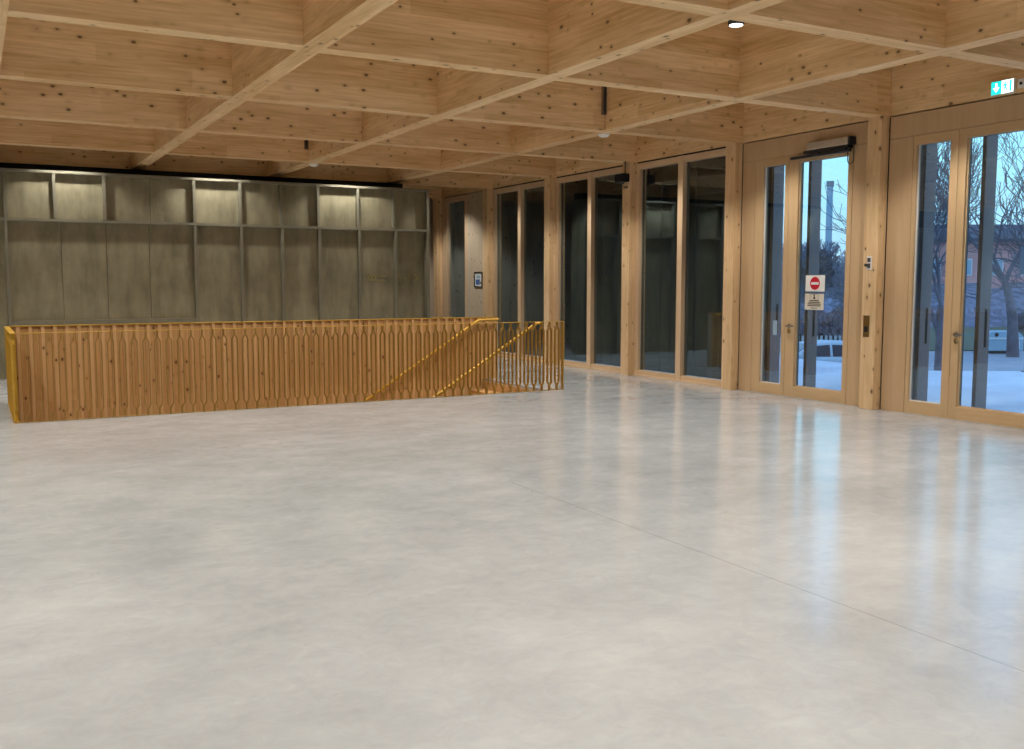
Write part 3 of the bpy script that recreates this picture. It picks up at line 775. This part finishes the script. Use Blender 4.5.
# container by the big tree
cp = P(50.2, latpx(1000,50.2), -1.98)
e = empty('glass_container', cp, 'pale blue recycling container on the street by the big bare tree', 'container', rz=RZ)
MB().prism([(-.95,.12),(.95,.12),(.95,.85),(.65,1.12),(-.65,1.12),(-.95,.85)], (0,.6,0), (1,0,0), (0,0,1), (0,-1.2,0)).build('body', M['container'], e, bevel=.03)
MB().box(-.8,.8,-.5,.5,0,.12).build('foot', M['darkalu'], e)
MB().box(-.9,.9,-.66,-.6,.72,.80).build('lid_edge', M['white'], e)
for x in (-.45,.45): MB().tube([(x,-.6,.95),(x,-.63,.95)], .1, 14).build('drop_hole', M['blackplastic'], e)
MB().box(.2,.75,-.615,-.6,.25,.62).build('door_panel', M['white'], e)
# signpost on the forecourt edge
pp = Vector((6.62,10.86,-.005))
e = empty('signpost', pp, 'thin grey signpost at the forecourt edge near the photo border', 'post')
MB().tube([pp, pp+Vector((0,0,2.3))], .035, 10).build('pole', M['greypole'], e)
MB().box(pp.x-.02,pp.x+.02,pp.y-.2,pp.y+.2,1.75,2.25).build('sign_plate', M['greypole'], e)
MB().lathe([(.08,0),(.08,.02),(.04,.03)], pp, 12).build('foot', M['greypole'], e)
# tall mast far away
mp = P(110, latpx(826,110))
e = empty('mast', mp, 'tall pale mast behind the bare trees, seen through the red-sign door', 'mast')
MB().tube([mp, mp+Vector((0,0,14.3))], [.40,.34], 10).build('shaft', M['container'], e)
MB().tube([mp+Vector((0,0,14.3)), mp+Vector((0,0,14.9))], [.42,.42], 10).build('head', M['greypole'], e)
# salmon building
bp_ = P(88, latpx(975,88), -1.94)
e = empty('apartment_building', bp_, 'salmon coloured building with small windows behind the trees', 'building', rz=RZ)
MB().box(-6,9,0,8,0,7.2).build('wall', M['pinkwall'], e)
MB().prism([(-6.5,7.2),(9.5,7.2),(9.5,7.5),(-6.5,7.5)], (0,-.5,0), (1,0,0), (0,0,1), (0,9,0)).prism([(-.5,7.5),(8.5,7.5),(4,9.0)], (-6,0,0), (0,1,0), (0,0,1), (15,0,0)).build('roof', M['roof'], e)
for zz in (1.2,4.2):
    for xx in (-4.6,-1.8,1.0,3.8,6.6):
        w = MB().box(xx,xx+1.3,-.04,0,zz,zz+1.5).build('window', M['white'], e)
        MB().box(xx+.1,xx+.61,-.06,-.04,zz+.1,zz+1.4).box(xx+.69,xx+1.2,-.06,-.04,zz+.1,zz+1.4).build('pane', M['container'], w, org=(0,0,0))

# ------------------------------------------------------------------ world, camera
w = bpy.data.worlds.new('dusk sky'); SC.world = w; w.use_nodes = True
nt = w.node_tree
for n_ in list(nt.nodes): nt.nodes.remove(n_)
t = NT(nt)
tc = t.n('ShaderNodeTexCoord'); sep = t.n('ShaderNodeSeparateXYZ'); t.l(tc.outputs['Generated'], sep.inputs[0])
cr = t.n('ShaderNodeValToRGB'); t.l(sep.outputs[2], cr.inputs[0])
el = cr.color_ramp.elements
el[0].position = 0.0; el[0].color = (.34,.52,.72,1)
el[1].position = 1.0; el[1].color = (.26,.46,.92,1)
x_ = cr.color_ramp.elements.new(.12); x_.color = (.30,.66,.84,1)
x_ = cr.color_ramp.elements.new(.3); x_.color = (.24,.50,.92,1)
bg = t.n('ShaderNodeBackground'); t.l(cr.outputs[0], bg.inputs[0]); bg.inputs[1].default_value = 2.0
wo = t.n('ShaderNodeOutputWorld'); t.l(bg.outputs[0], wo.inputs[0])

cam = bpy.data.cameras.new('camera'); co = bpy.data.objects.new('camera', cam); COL.objects.link(co)
cam.sensor_fit = 'HORIZONTAL'; cam.sensor_width = 36.0; cam.lens = 36.0*972.577/1024
cam.clip_end = 500
co.location = (-10.0367, 0, 1.6)
yaw, pitch = -.5054, -.0938
co.rotation_euler = (PI/2 + pitch, 0, yaw)
SC.camera = co
SC.view_settings.view_transform = 'Standard'; SC.view_settings.look = 'None'
SC.view_settings.exposure = 0; SC.view_settings.gamma = 1; SC.view_settings.use_curve_mapping = False
SC.cycles.max_bounces = 12; SC.cycles.diffuse_bounces = 5; SC.cycles.glossy_bounces = 5; SC.cycles.transparent_max_bounces = 16
SC.cycles.sample_clamp_indirect = 6
SC.cycles.use_denoising = True
SC.cycles.caustics_reflective = False; SC.cycles.caustics_refractive = False
